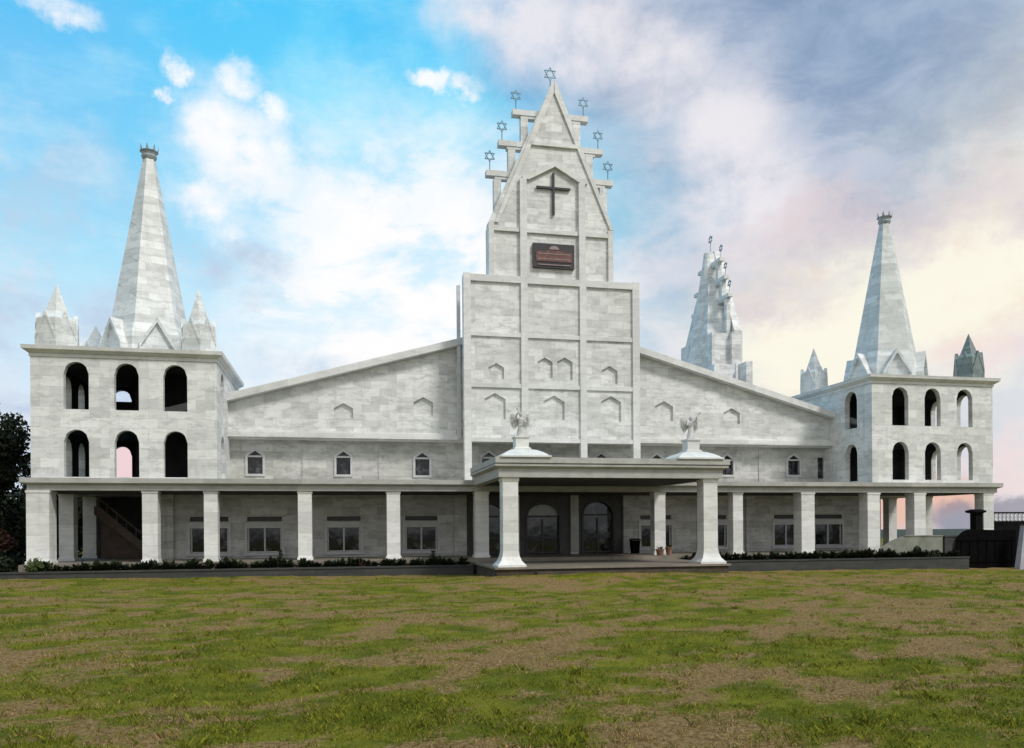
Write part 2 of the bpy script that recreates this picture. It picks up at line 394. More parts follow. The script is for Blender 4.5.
def dryness(x, y):
    wx, wy = (fbm(x*.6, y*.6, 91, 3)-.5)*2.2, (fbm(x*.6+40, y*.6, 95, 3)-.5)*2.2; x, y = x+wx, y+wy
    n = fbm(x*.13+3, y*.2+9, 5, 4); m = fbm(x*.5, y*.9, 21, 5); f = fbm(x*2.1, y*3.2, 31, 4)
    v = (n-.5)*1.2+(m-.5)*3.0+(f-.5)*3.2+.43+track(x-wx, y-wy)*.85*(.45+m)
    return np.clip(v, 0, 1)
def gz(x, y):
    base = np.clip(.2-.0077*(x+15), -.25, .25)
    u = (fbm(x*.35, y*.35, 3, 4)-.5)*.16+(fbm(x*1.6, y*1.6, 8, 3)-.5)*.10
    base = base+.30*np.exp(-((x-12.4)/7.5)**4-((y+8.6)/3.2)**2)
    near = np.clip(1-(np.hypot(x-12, y+10)-60)/60, 0, 1)
    out = np.clip((np.hypot(x-12, y-15)-110)/500, 0, 1)
    return (base+u)*near-track(x, y)*.03*near-42*out*out*(3-2*out)
def make_ground():
    g = list(np.arange(-34, 62, .5)); f = []; s = .8; c = 62.0
    while c < 9000: f.append(c); s *= 1.28; c += s
    xs = np.array([-34-(v-62) for v in f][::-1]+g+f)
    gy = list(np.arange(-44, 6, .4)); fy = []; s = .8; c = 6.0
    while c < 9000: fy.append(c); s *= 1.28; c += s
    ys = np.array([-44-(v-6) for v in fy][::-1]+gy+fy)
    X, Y = np.meshgrid(xs, ys); Z = gz(X, Y); nx, ny = len(xs), len(ys)
    v = np.stack([X.ravel(), Y.ravel(), Z.ravel()], 1)
    i = np.arange(nx*ny).reshape(ny, nx)
    fcs = np.stack([i[:-1, :-1].ravel(), i[:-1, 1:].ravel(), i[1:, 1:].ravel(), i[1:, :-1].ravel()], 1)
    me = bpy.data.meshes.new('lawn'); me.from_pydata(v.tolist(), [], fcs.tolist())
    at_ = me.attributes.new('dry', 'FLOAT', 'POINT'); at_.data.foreach_set('value', dryness(X, Y).ravel().astype(np.float32))
    me.shade_smooth()
    def lm(T, b):
        pos = T.new('ShaderNodeNewGeometry').outputs['Position']
        a = T.new('ShaderNodeAttribute', attribute_name='dry').outputs['Fac']
        n = T.noise(pos, 2.6, 8, .7); n2 = T.noise(pos, 14, 6, .7); n3 = T.noise(pos, .9, 5, .6)
        v = T.math('ADD', a, T.math('ADD', T.math('MULTIPLY', T.math('SUBTRACT', n, .5), 1.7), T.math('MULTIPLY', T.math('SUBTRACT', n2, .5), 1.5)))
        green = T.mix(T.ramp(n3, .35, .65), (.080, .098, .006), (.180, .172, .014))
        dry = T.mix(T.ramp(n2, .35, .68), (.15, .086, .028), (.34, .225, .10))
        c = T.mix(T.ramp(v, .26, .82), green, dry)
        c = T.mix(T.math('MULTIPLY', T.ramp(T.noise(pos, 4.5, 7, .75), .54, .70), .5), c, (.05, .045, .018))
        far = T.ramp(T.vmath('LENGTH', pos, out=1), 150, 900)
        c = T.mix(far, c, (.05, .06, .05))
        T.l.new(c, b.inputs['Base Color']); b.inputs['Roughness'].default_value = .95; b.inputs['Specular IOR Level'].default_value = .1
        bm = T.new('ShaderNodeBump'); bm.inputs['Strength'].default_value = .9; bm.inputs['Distance'].default_value = .06
        T.l.new(T.math('ADD', n2, n), bm.inputs['Height']); T.l.new(bm.outputs[0], b.inputs['Normal'])
    me.materials.append(mat('rough lawn', lm))
    tag(link(bpy.data.objects.new('lawn', me), None, (0, 0, 0)), kind='structure')
make_ground()

# ------------------------------------------------------------------ the church
church = tag(empty('church', (XC, 0, 0)), 'large pale marble church with stepped central tower, spired corner towers and a long colonnade', 'church')
Z_FLOOR, Z_EAVE0, Z_EAVE1 = .80, 4.40, 5.0
TL0, TL1, TR0, TR1 = -14.81, -6.2, 31.55, 40.15

# floor slab and porch floor
f = MB(); f.box(-14.98, 40.6, -1.15, 55, -.6, Z_FLOOR); build('floor_slab', f, M['floor'], church)
f = MB(); f.box(6.7, 18.2, -7.75, -1.152, .53, .62); build('porch_floor', f, M['floor'], church)
f = MB(); f.box(6.8, 18.1, -7.65, -1.155, -.6, .528); f.box(8.6, 16.4, -8.05, -7.652, -.6, .40); build('porch_base', f, flat('brown stained stone', (.06, .048, .032), .9, var=.35, scale=2), church)

# corner towers ------------------------------------------------------
WC = [2.05, 4.35, 6.63]
ROWS = [(5.07, 7.40), (8.40, 10.74)]
def hex_rings(cx, cy, psi, R0, R1, z0, z1):
    return [[(cx+r*math.sin(psi+R(60*i+30)), cy-r*math.cos(psi+R(60*i+30)), z) for i in range(6)] for r, z in ((R0, z0), (R1, z1))]
def hex_turret(parent, cx, cy, psi, zb, Rd, hd, Rs, zs, zt, rt, m, gw, gp, gh, name='spire'):
    s = MB(); s.loft(hex_rings(cx, cy, psi, Rd, Rd*.97, zb, zb+hd)); s.loft(hex_rings(cx, cy, psi, Rd*.97, Rs, zb+hd-.002, zs)); s.loft(hex_rings(cx, cy, psi, Rs, rt, zs-.002, zt))
    g = MB(); ap = Rd*math.cos(R(30))
    for i in range(6):                        # gablets: little pointed fronts on every face
        a = psi+R(60*i); n = Vector((math.sin(a), -math.cos(a), 0)); t = Vector((math.cos(a), math.sin(a), 0)); c = Vector((cx, cy, 0))
        def P(u, z, d): return c+n*d+t*u+Vector((0, 0, z))
        prof = [(-gw, zb+.01), (gw, zb+.01), (gw, zb+gh*.30), (0, zb+gh), (-gw, zb+gh*.30)]
        g.loft([[P(u, z, ap*.80) for u, z in prof], [P(u, z, ap+gp*.55) for u, z in prof]])
        for sg in (-1, 1):                    # proud raking edge
            e = [(sg*(gw+.05), zb+gh*.26), (sg*(gw+.05), zb+gh*.26+gh*.13), (0, zb+gh*1.1), (0, zb+gh*.95)]
            g.loft([[P(u, z, ap*.82) for u, z in e], [P(u, z, ap+gp) for u, z in e]])
            e = [(sg*(gw+.05), zb+.012), (sg*(gw+.05), zb+gh*.27), (sg*(gw-.09), zb+gh*.27), (sg*(gw-.09), zb+.012)]
            g.loft([[P(u, z, ap*.82) for u, z in e], [P(u, z, ap+gp*.9) for u, z in e]])
    o = MB(); o.v = s.v+g.v; o.f = s.f+[tuple(i+len(s.v) for i in q) for q in g.f]
    return build(name, o, m, parent)
def corner_tower(x0, x1, mirror, dz, psi, pins):
    w = x1-x0; mid = (x0+x1)/2
    X = (lambda a: x1-a) if mirror else (lambda a: x0+a)     # a measured from the outer edge
    def ops(cs): return [opening(c-.62, c+.62, z0+dz, z1+dz, 'round', .60) for c in cs for z0, z1 in ROWS]
    zb, zt = Z_EAVE1+.002, 10.95+dz; T_ = .34
    m = MB()
    fr = sorted([w-c if mirror else c for c in WC])
    wall(m, front(0), x0, x1, zb, zt, T_, [opening(x0+c-.57, x0+c+.57, z0+dz, z1+dz, 'round', .60) for c in fr for z0, z1 in ROWS])
    # outer side, inner side (only its free first bay is open), rear (only the outer bay)
    c = (w-WC[0]) if mirror else WC[0]
    xo, so = (x1, -1) if mirror else (x0, 1); xi, si = (x0, 1) if mirror else (x1, -1)
    wall(m, side(xo, so), T_, w-T_, zb, zt, T_, ops(WC))
    wall(m, side(xi, si), T_, w-T_, zb, zt, T_, ops(WC[:1]))
    c = (w-WC[0]) if mirror else WC[0]
    wall(m, front(w-T_), x0, x1, zb, zt, T_, [opening(x0+c-.57, x0+c+.57, z0+dz, z1+dz, 'round', .60) for z0, z1 in ROWS])
    tower = build('corner_tower', m, M['marble_tower'], church)
    q = MB(); e = T_+.004; il = .03                     # added inner layer, its colour carrying the interior shade
    wall(q, front(e), x0+e, x1-e, zb, zt-.07, il, [opening(x0+a-.62, x0+a+.62, z0+dz, z1+dz, 'round', .60) for a in fr for z0, z1 in ROWS])
    wall(q, side(xo+so*e, so), e+il, w-e-il, zb, zt-.07, il, ops(WC)); wall(q, side(xi+si*e, si), e+il, w-e-il, zb, zt-.07, il, ops(WC[:1]))
    wall(q, front(w-e-il), x0+e, x1-e, zb, zt-.07, il, [opening(x0+c-.57, x0+c+.57, z0+dz, z1+dz, 'round', .60) for z0, z1 in ROWS])
    build('inner_shade_layer', q, M['shade_grey'] if mirror else M['lining'], tower)
    # interior parts coloured as if in deep shade: mid floor, ceiling and a stair core
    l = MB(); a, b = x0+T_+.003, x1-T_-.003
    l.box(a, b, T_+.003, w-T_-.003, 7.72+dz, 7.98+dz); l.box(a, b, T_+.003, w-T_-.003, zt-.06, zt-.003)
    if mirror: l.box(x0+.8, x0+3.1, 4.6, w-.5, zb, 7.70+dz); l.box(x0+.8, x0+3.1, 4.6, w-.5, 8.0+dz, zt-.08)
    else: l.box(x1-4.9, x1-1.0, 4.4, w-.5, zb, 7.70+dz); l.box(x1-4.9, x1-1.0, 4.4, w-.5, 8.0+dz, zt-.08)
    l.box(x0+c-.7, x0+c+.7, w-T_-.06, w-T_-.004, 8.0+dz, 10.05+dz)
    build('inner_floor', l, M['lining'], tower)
    k = MB(); k.box(x0-.05, x1+.05, -.05, w+.05, zt+.002, zt+.16); 
    k.loft([[(x0-.08, -.08, zt+.162), (x1+.08, -.08, zt+.162), (x1+.08, w+.08, zt+.162), (x0-.08, w+.08, zt+.162)],
            [(x0-.3, -.3, zt+.32), (x1+.3, -.3, zt+.32), (x1+.3, w+.3, zt+.32), (x0-.3, w+.3, zt+.32)],
            [(x0-.33, -.33, zt+.5), (x1+.33, -.33, zt+.5), (x1+.33, w+.33, zt+.5), (x0-.33, w+.33, zt+.5)]])
    build('cornice', k, M['trim'], tower)
    zr = zt+.5
    cy = w/2
    mid += .24 if not mirror else -.1
    hex_turret(tower, mid, cy, psi, zr, 2.35, 1.45, 1.98, zr+2.15, 22.95+dz-.35*mirror, .30, M['spire'], .80, .42, 2.0)
    cr = MB(); zc = 22.95+dz-.35*mirror
    cr.ngon(mid, cy, [(.34, zc-.1), (.40, zc+.02), (.40, zc+.10), (.35, zc+.14), (.41, zc+.28), (.48, zc+.32)], 16)
    for i in range(8):
        a = 2*math.pi*i/8; p = (mid+.45*math.cos(a), cy+.45*math.sin(a))
        cr.loft([[(p[0]-.09*math.sin(a), p[1]+.09*math.cos(a), zc+.3), (p[0]+.09*math.sin(a), p[1]-.09*math.cos(a), zc+.3), (p[0]*.97+mid*.03+.09*math.sin(a), p[1]*.97+cy*.03-.09*math.cos(a), zc+.3), (p[0]*.97+mid*.03-.09*math.sin(a), p[1]*.97+cy*.03+.09*math.cos(a), zc+.3)],
                 [(p[0]+.06*math.cos(a)+.01, p[1]+.06*math.sin(a), zc+.62), (p[0]+.06*math.cos(a), p[1]+.06*math.sin(a)+.01, zc+.62), (p[0]+.06*math.cos(a)-.01, p[1]+.06*math.sin(a), zc+.62), (p[0]+.06*math.cos(a), p[1]+.06*math.sin(a)-.01, zc+.62)]])
    build('crown', cr, M['crown'], tower)
    for px, py, r, top, mm in pins:
        hex_turret(tower, px, py, psi+R(22), zr, r, 1.50, r*.62, zr+1.75, top, .02, M[mm], r*.46, .05, 1.70, 'pinnacle')
    return tower
corner_tower(TL0, TL1, False, 0, R(20), [(-13.95, 1.15, 1.02, 14.85, 'spire'), (-7.22, 1.1, .92, 14.9, 'spire'), (-13.9, 7.5, .95, 14.3, 'spire')])
corner_tower(TR0, TR1, True, .12, R(-20), [(39.45, 1.15, .86, 14.65, 'dark_stone'), (32.5, 7.55, .95, 14.85, 'spire')])

# colonnade: pillars, canopy, ground-floor wall
c = MB()
def slab(x0, x1, y0, y1, z0=Z_EAVE0, z1=Z_EAVE1):
    return x0, x1, y0, y1
for (x0, x1, y0, y1) in ((-14.95, 40.3, -.15, 4.6), (-14.95, -9.9, 4.602, 54), (35.2, 40.3, 4.602, 54)):
    c.box(x0, x1, y0, y1, Z_EAVE0, Z_EAVE0+.26)
def lip(c, x0, x1, y0, y1, o, z0, z1, z2):
    c.loft([[(x0, y0, z0), (x1, y0, z0), (x1, y1, z0), (x0, y1, z0)], [(x0-o, y0-o, z1), (x1+o, y0-o, z1), (x1+o, y1, z1), (x0-o, y1, z1)], [(x0-o, y0-o, z2), (x1+o, y0-o, z2), (x1+o, y1, z2), (x0-o, y1, z2)]])
lip(c, -14.97, 40.32, -.17, 54.0, .22, Z_EAVE0+.262, Z_EAVE0+.36, Z_EAVE1)
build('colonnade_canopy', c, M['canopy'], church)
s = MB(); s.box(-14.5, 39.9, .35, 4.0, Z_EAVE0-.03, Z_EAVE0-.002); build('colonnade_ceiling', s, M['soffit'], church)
def pillar(x, y, w, z0=Z_FLOOR, z1=Z_EAVE0-.004, m='pillar', name='pillar'):
    p = MB(); p.box(x-w/2, x+w/2, y-w/2, y+w/2, z0, z1)
    p.box(x-w/2-.05, x+w/2+.05, y-w/2-.05, y+w/2+.05, z0-.002, z0+.14)
    p.box(x-w/2-.03, x+w/2+.03, y-w/2-.03, y+w/2+.03, z1-.12, z1-.003)
    return build(name, p, M[m], church)
for x, w in ((-14.45, 1.02), (-9.40, .72), (-6.52, .66), (-1.88, .70), (2.69, .70), (7.47, .74), (17.79, .66), (22.65, .62), (27.12, .86), (31.55, .84), (34.78, .80), (39.75, .74)):
    pillar(x, .30, w)
for y in (4.25, 8.3, 12.8, 17.3, 21.8, 26.3): pillar(-14.45, y, .72)
for y in (5.55, 9.2, 13.4, 17.8, 22.2, 26.6, 31, 35.4): pillar(39.75, y, .66)
GW = 4.0
wins = []
def gwin(x0, x1, z0=.97, z1=2.50): wins.append(opening(x0, x1, z0+.14, z1, 'rect'))
for x0, x1 in ((-8.22, -6.2), (-5.2, -3.32), (-.84, 1.05), (3.62, 5.5), (18.15, 20.2), (22.05, 23.95), (27.28, 29.07), (30.22, 32.2)): gwin(x0, x1)
trans = [opening(o[0], o[1], 2.88, 3.14, 'rect') for o in wins]
doors = [opening(10.86, 12.96, Z_FLOOR+.002, 3.86, 'round', .75), opening(14.38, 16.4, Z_FLOOR+.002, 4.0, 'round', .8), opening(7.5, 9.6, Z_FLOOR+.002, 3.86, 'round', .75)]
g = MB(); wall(g, front(GW), -9.75, 35.1, Z_FLOOR, Z_EAVE0-.032, .3, wins+trans+doors)
wall(g, side(-9.75, 1), GW+.3, 53, Z_FLOOR, Z_EAVE0-.004, .3, []); wall(g, side(35.1, -1), GW+.3, 53, Z_FLOOR, Z_EAVE0-.004, .3, [])
g.box(-9.4, 34.7, 5.6, 5.7, Z_FLOOR, Z_EAVE0-.01)                      # inner partition behind the panes
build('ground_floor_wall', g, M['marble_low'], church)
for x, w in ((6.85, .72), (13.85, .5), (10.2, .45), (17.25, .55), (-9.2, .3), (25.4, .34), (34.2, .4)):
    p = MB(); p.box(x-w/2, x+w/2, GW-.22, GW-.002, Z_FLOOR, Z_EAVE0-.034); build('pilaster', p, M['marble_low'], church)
fm = front(GW)
for o, t in zip(wins, trans):
    q = MB(); ring(q, fm, o, .13, -.05, .12); q.box(o[0]-.2, o[1]+.2, GW-.12, GW-.051, o[2]-.16, o[2]-.002)      # surround + sill
    wn = build('window', q, M['frame'], church)
    q = MB(); fill(q, fm, o, .16, .19); build('pane', q, M['glass'], wn)
    q = MB(); x = (o[0]+o[1])/2
    q.box(x-.045, x+.045, GW+.07, GW+.158, o[2]+.003, o[3]-.003)
    for xx in (o[0]+.05, o[1]-.05): q.box(xx-.047, xx+.047, GW+.08, GW+.157, o[2]+.004, o[3]-.004)
    q.box(o[0]+.1, o[1]-.1, GW+.09, GW+.156, o[2]+.005, o[2]+.075)
    build('frame', q, M['frame'], wn)
    q = MB(); fill(q, fm, t, .1, .14); build('transom', q, M['dframe'], wn)
    q = MB(); q.box(o[0]-.15, o[1]+.15, GW-.10, GW-.052, o[3]+.14, o[3]+.32); build('lintel', q, M['frame'], wn)
for i, o in enumerate(doors):
    q = MB(); ring(q, fm, (o[0], o[1], o[2]+.001, *o[3:]), .12, -.06, .02) if False else None
    pts = outline(o, 12); mw = (o[0]+o[1])/2
    for p, r_ in zip(pts[:-1], pts[1:]):
        if (Vector(p)-Vector(r_)).length > 1e-4: q.bar((p[0], GW-.03, p[1]), (r_[0], GW-.03, r_[1]), .10, .14)
    q.bar((mw, GW+.14, o[2]), (mw, GW+.14, o[3]-.2), .09, .08); q.bar((o[0], GW+.13, o[3]-.02), (o[1], GW+.13, o[3]-.02), .10, .12)
    for xx in (o[0]+.06, o[1]-.06): q.bar((xx, GW+.14, o[2]), (xx, GW+.14, o[3]-.1), .1, .08)
    for zz in (o[2]+.1, o[2]+1.0): q.bar((o[0]+.1, GW+.15, zz), (o[1]-.1, GW+.15, zz), .08, .06)
    dr = build('door', q, M['dframe'], church)
    q = MB(); q.box(o[0]+.003, o[1]-.003, GW+.18, GW+.21, o[2]+.003, o[3]-.03); build('glass_leaf', q, M['glass'], dr)
    q = MB(); fp = arch_pts(o[0]+.004, o[1]-.004, o[3]+.03, o[4]-.004, 'round', 12); q.loft([[(x, GW+y_, z) for x, z in fp] for y_ in (.17, .20)])
    build('fanlight', q, M['fan'] if i == 0 else M['glass'], dr)
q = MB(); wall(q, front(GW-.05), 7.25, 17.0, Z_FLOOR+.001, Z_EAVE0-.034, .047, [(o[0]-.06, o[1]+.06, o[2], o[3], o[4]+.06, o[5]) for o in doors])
build('entrance_cladding', q, flat('dark granite cladding', (.042, .042, .041), .5, var=.3, scale=2), church)  # dark granite, its tone lowered further to deepen the porch shadow
# staircase under the left tower
q = MB()
for i in range(13):
    x = -13.2+i*.24; z = 3.55-i*.21
    q.box(x, x+.25, 5.2, 6.6, z-.06, z)
q.loft([[(-13.4, y, 3.75), (-13.15, y, 3.75), (-10.0, y, .95), (-10.0, y, .80), (-10.35, y, .80), (-13.4, y, 3.3)] for y in (5.05, 5.2)])
q.loft([[(-13.3, y, 3.3), (-10.45, y, .82), (-13.3, y, .82)] for y in (5.9, 6.0)])
st = build('staircase', q, M['brown'], church)
q = MB()
for i in range(7): q.bar((-13.25+i*.5, 5.1, 3.6-i*.44), (-13.25+i*.5, 5.1, 4.3-i*.44), .05)
q.bar((-13.3, 5.1, 4.3), (-10.15, 5.1, 1.55), .08); build('handrail', q, M['brown'], st)
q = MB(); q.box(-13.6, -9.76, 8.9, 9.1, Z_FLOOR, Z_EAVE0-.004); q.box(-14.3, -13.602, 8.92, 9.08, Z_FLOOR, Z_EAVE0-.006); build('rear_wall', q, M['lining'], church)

# upper storey, gable, roof
UW, GB = 4.85, 4.3
slope = lambda a: 14.72-abs(a-12.43)*.277
uo = []
for cx, w, z0, z1 in ((-4.83, .82, 5.60, 6.93), (.11, .80, 5.60, 6.95), (4.72, .84, 5.58, 6.92), (8.75, .84, 5.75, 7.0), (12.43, .84, 5.75, 7.0), (15.9, .84, 5.75, 7.0), (19.6, .84, 5.75, 7.0), (24.45, .84, 5.75, 7.02), (29.22, .84, 5.78, 7.08)):
    uo.append(opening(cx-w/2, cx+w/2, z0, z1, 'gable', .30))
slit = opening(31.0, 31.45, 5.55, 6.95, 'rect')
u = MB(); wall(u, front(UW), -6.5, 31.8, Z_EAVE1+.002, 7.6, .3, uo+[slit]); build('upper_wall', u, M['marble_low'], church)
for o in uo:
    q = MB(); ring(q, front(UW), o, .13, -.07, .05); wn = build('window', q, M['frame'], church)
    q = MB(); fill(q, front(UW), o, .16, .19); build('pane', q, M['glass'], wn)
    q = MB(); x = (o[0]+o[1])/2; q.box(x-.025, x+.025, UW+.1, UW+.158, o[2]+.003, o[4]-.1); build('mullion', q, M['dframe'], wn)
    q = MB(); q.box(o[0]+.003, o[1]-.003, UW-.02, UW+.15, o[3]-.07, o[3]+.03); build('frame', q, M['frame'], wn)
q = MB(); fill(q, front(UW), slit, .12, .16); build('slit_window', q, M['glass'], church)
for x in (-2.1, 2.25, 22.0, 26.8):
    p = MB(); p.box(x-.12, x+.12, UW-.05, UW-.002, Z_EAVE1+.004, 7.5); build('pilaster', p, M['marble_low'], church)
blind = []
def blind_at(x0, x1, yt, yb, v, dst):
    a, zt = at((x0+x1)/2, yt, v); _, zb = at((x0+x1)/2, yb, v); h = (at(x1, yt, v)[0]-at(x0, yt, v)[0])/2
    dst.append(opening(a-h, a+h, zb, zt, 'gable', h*.55))
for b in ((334, 353, 403, 418), (413.5, 433, 397, 416), (655, 673, 401, 421), (723.5, 740, 408, 424)): blind_at(*b, GB, blind)
gtop = lambda a: slope(a)
q = MB(); wall(q, front(GB), -6.5, 31.8, 7.62, gtop, .16, blind, breaks=(12.43,))
pts = [(-10.4, 7.62), (35.4, 7.62), (35.4, slope(35.4)), (12.43, slope(12.43)), (-10.4, slope(-10.4))]
q.prism(pts, GB+.162, UW+.3)
build('gable_wall', q, M['marble'], church)
q = MB(); q.box(-6.5, 31.8, GB-.16, GB-.002, 7.60, 8.04); q.box(-6.5, 31.8, GB-.34, GB-.162, 7.64, 7.92); q.box(-6.5, 31.8, GB-.1, UW-.003, 7.55, 7.598)
build('string_course', q, M['pillar'], church)
for s_ in (-1, 1):                                                    # raking cap
    q = MB(); e = -10.4 if s_ < 0 else 35.4
    q.loft([[(12.43, y0, slope(12.43)+a), (e, y0, slope(e)+a), (e, y0, slope(e)+b), (12.43, y0, slope(12.43)+b)] for y0, a, b in ((GB-.55, .04, .42), (UW+.4, -.02, .40))])
    q.loft([[(12.43, y0, slope(12.43)+.423), (e, y0, slope(e)+.423), (e, y0, slope(e)+.52), (12.43, y0, slope(12.43)+.52)] for y0 in (GB-.2, UW+.3)])
    build('gable_coping', q, M['trim'], church)
    q = MB(); q.loft([[(12.43, y0, slope(12.43)-.2), (e, y0, slope(e)-.2), (e, y0, slope(e)+.1), (12.43, y0, slope(12.43)+.1)] for y0 in (UW+.402, 52)])
    build('roof', q, M['roof'], church)
q = MB(); q.box(-10.4, -10.1, UW+.31, 52, Z_EAVE1+.002, slope(-10.4)-.21); q.box(35.1, 35.4, UW+.31, 52, Z_EAVE1+.002, slope(35.4)-.21); q.box(-10.1, 35.1, 51.7, 52, Z_EAVE1+.002, slope(35.4)-.21)
build('side_wall', q, M['marble_low'], church)
rs = MB()
yr = 29.0; rz = lambda y: 14.3-abs(y-yr)*.277
for x0, x1 in ((20, 35.6), (-10.6, 5)): rs.loft([[(x, yr-17, rz(yr-17)), (x, yr, rz(yr)), (x, yr+17, rz(yr+17)), (x, yr+17, 5.1), (x, yr-17, 5.1)] for x in (x0, x1)])
build('cross_roof', rs, M['roof'], church)

# central tower (its own origin so the side tower can copy it) --------
CV = 2.3; CX = 12.40
def central_tower():
    org = (CX, CV, 0)
    mp = front(CV+.13)
    m = MB(); bl = []
    for b in ((488.5, 504, 363, 379), (537.5, 552.5, 357.5, 378), (557, 572.5, 357.5, 380), (601.5, 617.5, 366, 384), (484.5, 505.5, 393, 419), (543.5, 564.5, 395.5, 420), (601, 621, 396, 422)): blind_at(*b, CV+.13, bl)
    # panels between the pilasters, row by row, so that every blind arch stays in its own panel
    cols = [(6.9, 10.46), (10.462, 14.0), (14.002, 17.53)]; rows = [(7.4, 10.55), (10.552, 13.5), (13.502, 17.0)]
    for c0, c1 in cols:
        for r0, r1 in rows:
            o = [b for b in bl if c0 < (b[0]+b[1])/2 < c1 and r0 < b[4] < r1]
            o = [(b[0], b[1], max(b[2], r0+.05), *b[3:]) for b in o]
            wall(m, mp, c0, c1, r0, r1, .14, o)
    m.box(6.9, 17.53, CV+.272, CV+.62, 7.4, 17.0); m.box(8.3, 16.2, CV+.622, CV+3.0, 13.0, 16.98)
    m.box(8.42, 15.95, CV+.3, CV+1.2, 17.002, 19.95); m.box(8.9, 15.6, CV+1.202, CV+2.9, 16.982, 19.94)
    m.prism([(8.42, 19.952), (15.95, 19.952), (15.95, 20.15), (12.53, 28.55), (12.27, 28.55), (8.42, 20.15)], CV+.3, CV+.95)
    m.loft([[(9.3, CV+.952, 19.952), (15.4, CV+.952, 19.952), (14.8, CV+2.8, 19.952), (10.0, CV+2.8, 19.952)], [(12.2, CV+.952, 28.3), (12.6, CV+.952, 28.3), (12.55, CV+1.5, 28.3), (12.25, CV+1.5, 28.3)]])
    t = build('central_tower', m, M['marble'], church, origin=org)
    for a, b in ((6.89, 7.31), (17.1, 17.54)):
        p = MB(); p.box(a, b, CV, CV+.128, Z_EAVE1, 17.05); p.box(a-.004, b+.004, CV+.129, CV+.42, Z_EAVE1, 7.395); build('pilaster', p, M['trim'], t)
    for a, b in ((10.26, 10.66), (13.82, 14.22)):
        p = MB(); p.box(a, b, CV, CV+.128, Z_EAVE1, 17.05); p.box(a, b, CV+.129, CV+.35, Z_EAVE1, 7.395); p.box(a, b, CV+.08, CV+.298, 17.052, 22.75)
        build('pilaster', p, M['trim'], t)
    for a, b in ((8.41, 8.72), (15.66, 15.96)):
        p = MB(); p.box(a, b, CV+.16, CV+.298, 17.052, 20.1); build('pilaster', p, M['trim'], t)
    L = []
    def led(*b): q = MB(); q.box(*b); L.append(q)
    for a, b in ((7.312, 10.258), (10.662, 13.818), (14.222, 17.098)):
        for z in (10.52, 13.47): led(a, b, CV+.03, CV+.128, z, z+.24)
        led(a, b, CV+.0, CV+.128, 16.62, 17.0)
        led(a, b, CV+.03, CV+.128, 7.38, 7.62)
    for a, b in ((8.722, 10.258), (10.662, 13.818), (14.222, 15.658)): led(a, b, CV+.17, CV+.298, 19.66, 19.9)
    led(10.98, 13.78, CV+.17, CV+.298, 24.82, 25.05)
    for s_ in (-1, 1):                                                # pointed head over the cross
        q = MB(); L.append(q); q.loft([[(CX+s_*.001, y, 23.62), (CX+s_*1.56, y, 22.752), (CX+s_*1.98, y, 22.752), (CX+s_*1.98, y, 22.95), (CX+s_*.001, y, 23.98)] for y in (CV+.1, CV+.297)])
    for q in L: build('ledge', q, M['trim'], t)
    E_ = MB()
    for s_ in (-1, 1):                                                # raised raking borders of the pointed front
        E_.loft([[(CX+s_*3.62, y, 20.15), (CX+s_*3.40, y, 20.15), (CX+s_*.02, y, 28.0), (CX+s_*.02, y, 28.75), (CX+s_*.14, y, 28.6)] for y in (CV+.20, CV+.298)])
    build('raking_border', E_, M['trim'], t)
    x = MB(); x.box(12.235, 12.365, CV+.14, CV+.26, 20.80, 23.25); x.box(11.27, 12.233, CV+.15, CV+.25, 22.30, 22.43); x.box(12.367, 13.33, CV+.15, CV+.25, 22.30, 22.43)
    for zz in (21.2, 22.9): x.box(12.25, 12.35, CV+.262, CV+.3, zz, zz+.1)
    build('cross', x, M['cross'], t)
    p = MB(); p.box(11.03, 13.53, CV+.1, CV+.298, 17.64, 19.06); pl = build('plaque', p, M['plaque'], t)
    p = MB()
    p.loft([[(11.2, y, 18.0), (13.38, y, 18.0), (13.38, y, 18.55), (12.75, y, 18.62), (12.28, y, 18.74), (11.8, y, 18.62), (11.2, y, 18.55)] for y in (CV+.06, CV+.098)])
    build('red_relief', p, M['plaque_red'], pl)
    p = MB(); hp = [(12.28+.30*math.cos(R(a)), 18.70+.22*math.sin(R(a))) for a in range(0, 181, 15)]; p.prism(hp, CV+.03, CV+.098)
    for z in (17.78, 18.12, 18.42):
        p.box(11.3, 13.28, CV+.045, CV+.059, z, z+.05)
    build('pale_relief', p, M['plaque_pale'], pl)
    # stepped star arms, half way back
    SY = CV+1.25
    for i, (xa, xb, z, pxa) in enumerate(((8.45, 16.28, 23.18, 9.12), (9.2, 15.66, 25.02, 10.0), (10.06, 14.74, 26.92, 10.78))):
        bm_ = MB(); bm_.box(xa, xb, SY-.24, SY+.24, z, z+.32); bm_.box(xa+.5, xb-.5, SY-.2, SY+.2, z-.16, z-.002)
        arm = build('star_arm', bm_, M['trim'], t)
        zb = (19.96, 23.5, 25.34)[i]
        for px in (pxa, 2*CX-pxa):
            q = MB(); q.box(px-.22, px+.22, SY-.2, SY+.2, zb, z-.164); build('arm_post', q, M['marble'], t)
        for sx in (xa+.25, xb-.25): star(t, sx, SY, z+.32)
    star(t, 12.43, SY, 28.54, .40, .78)
    # lean pole standing at the left shoulder
    q = MB(); q.box(6.72, 6.92, CV+1.5, CV+1.7, 7.7, 16.75); build('corner_post', q, M['trim'], t)
    return t
def star(t, x, y, z, r=.33, h=.62):
    s_ = MB(); s_.tube([(x, y, z), (x, y, z+h)], .03, 6)
    c = z+h+r*.9
    for o in (90, 270):
        P = [(x+r*math.cos(R(o+120*i)), y+(.012 if o == 90 else -.012), c+r*math.sin(R(o+120*i))) for i in range(3)]
        for i in range(3): s_.bar(P[i], P[(i+1) % 3], .05, .05)
    return build('star_finial', s_, M['star'], t)
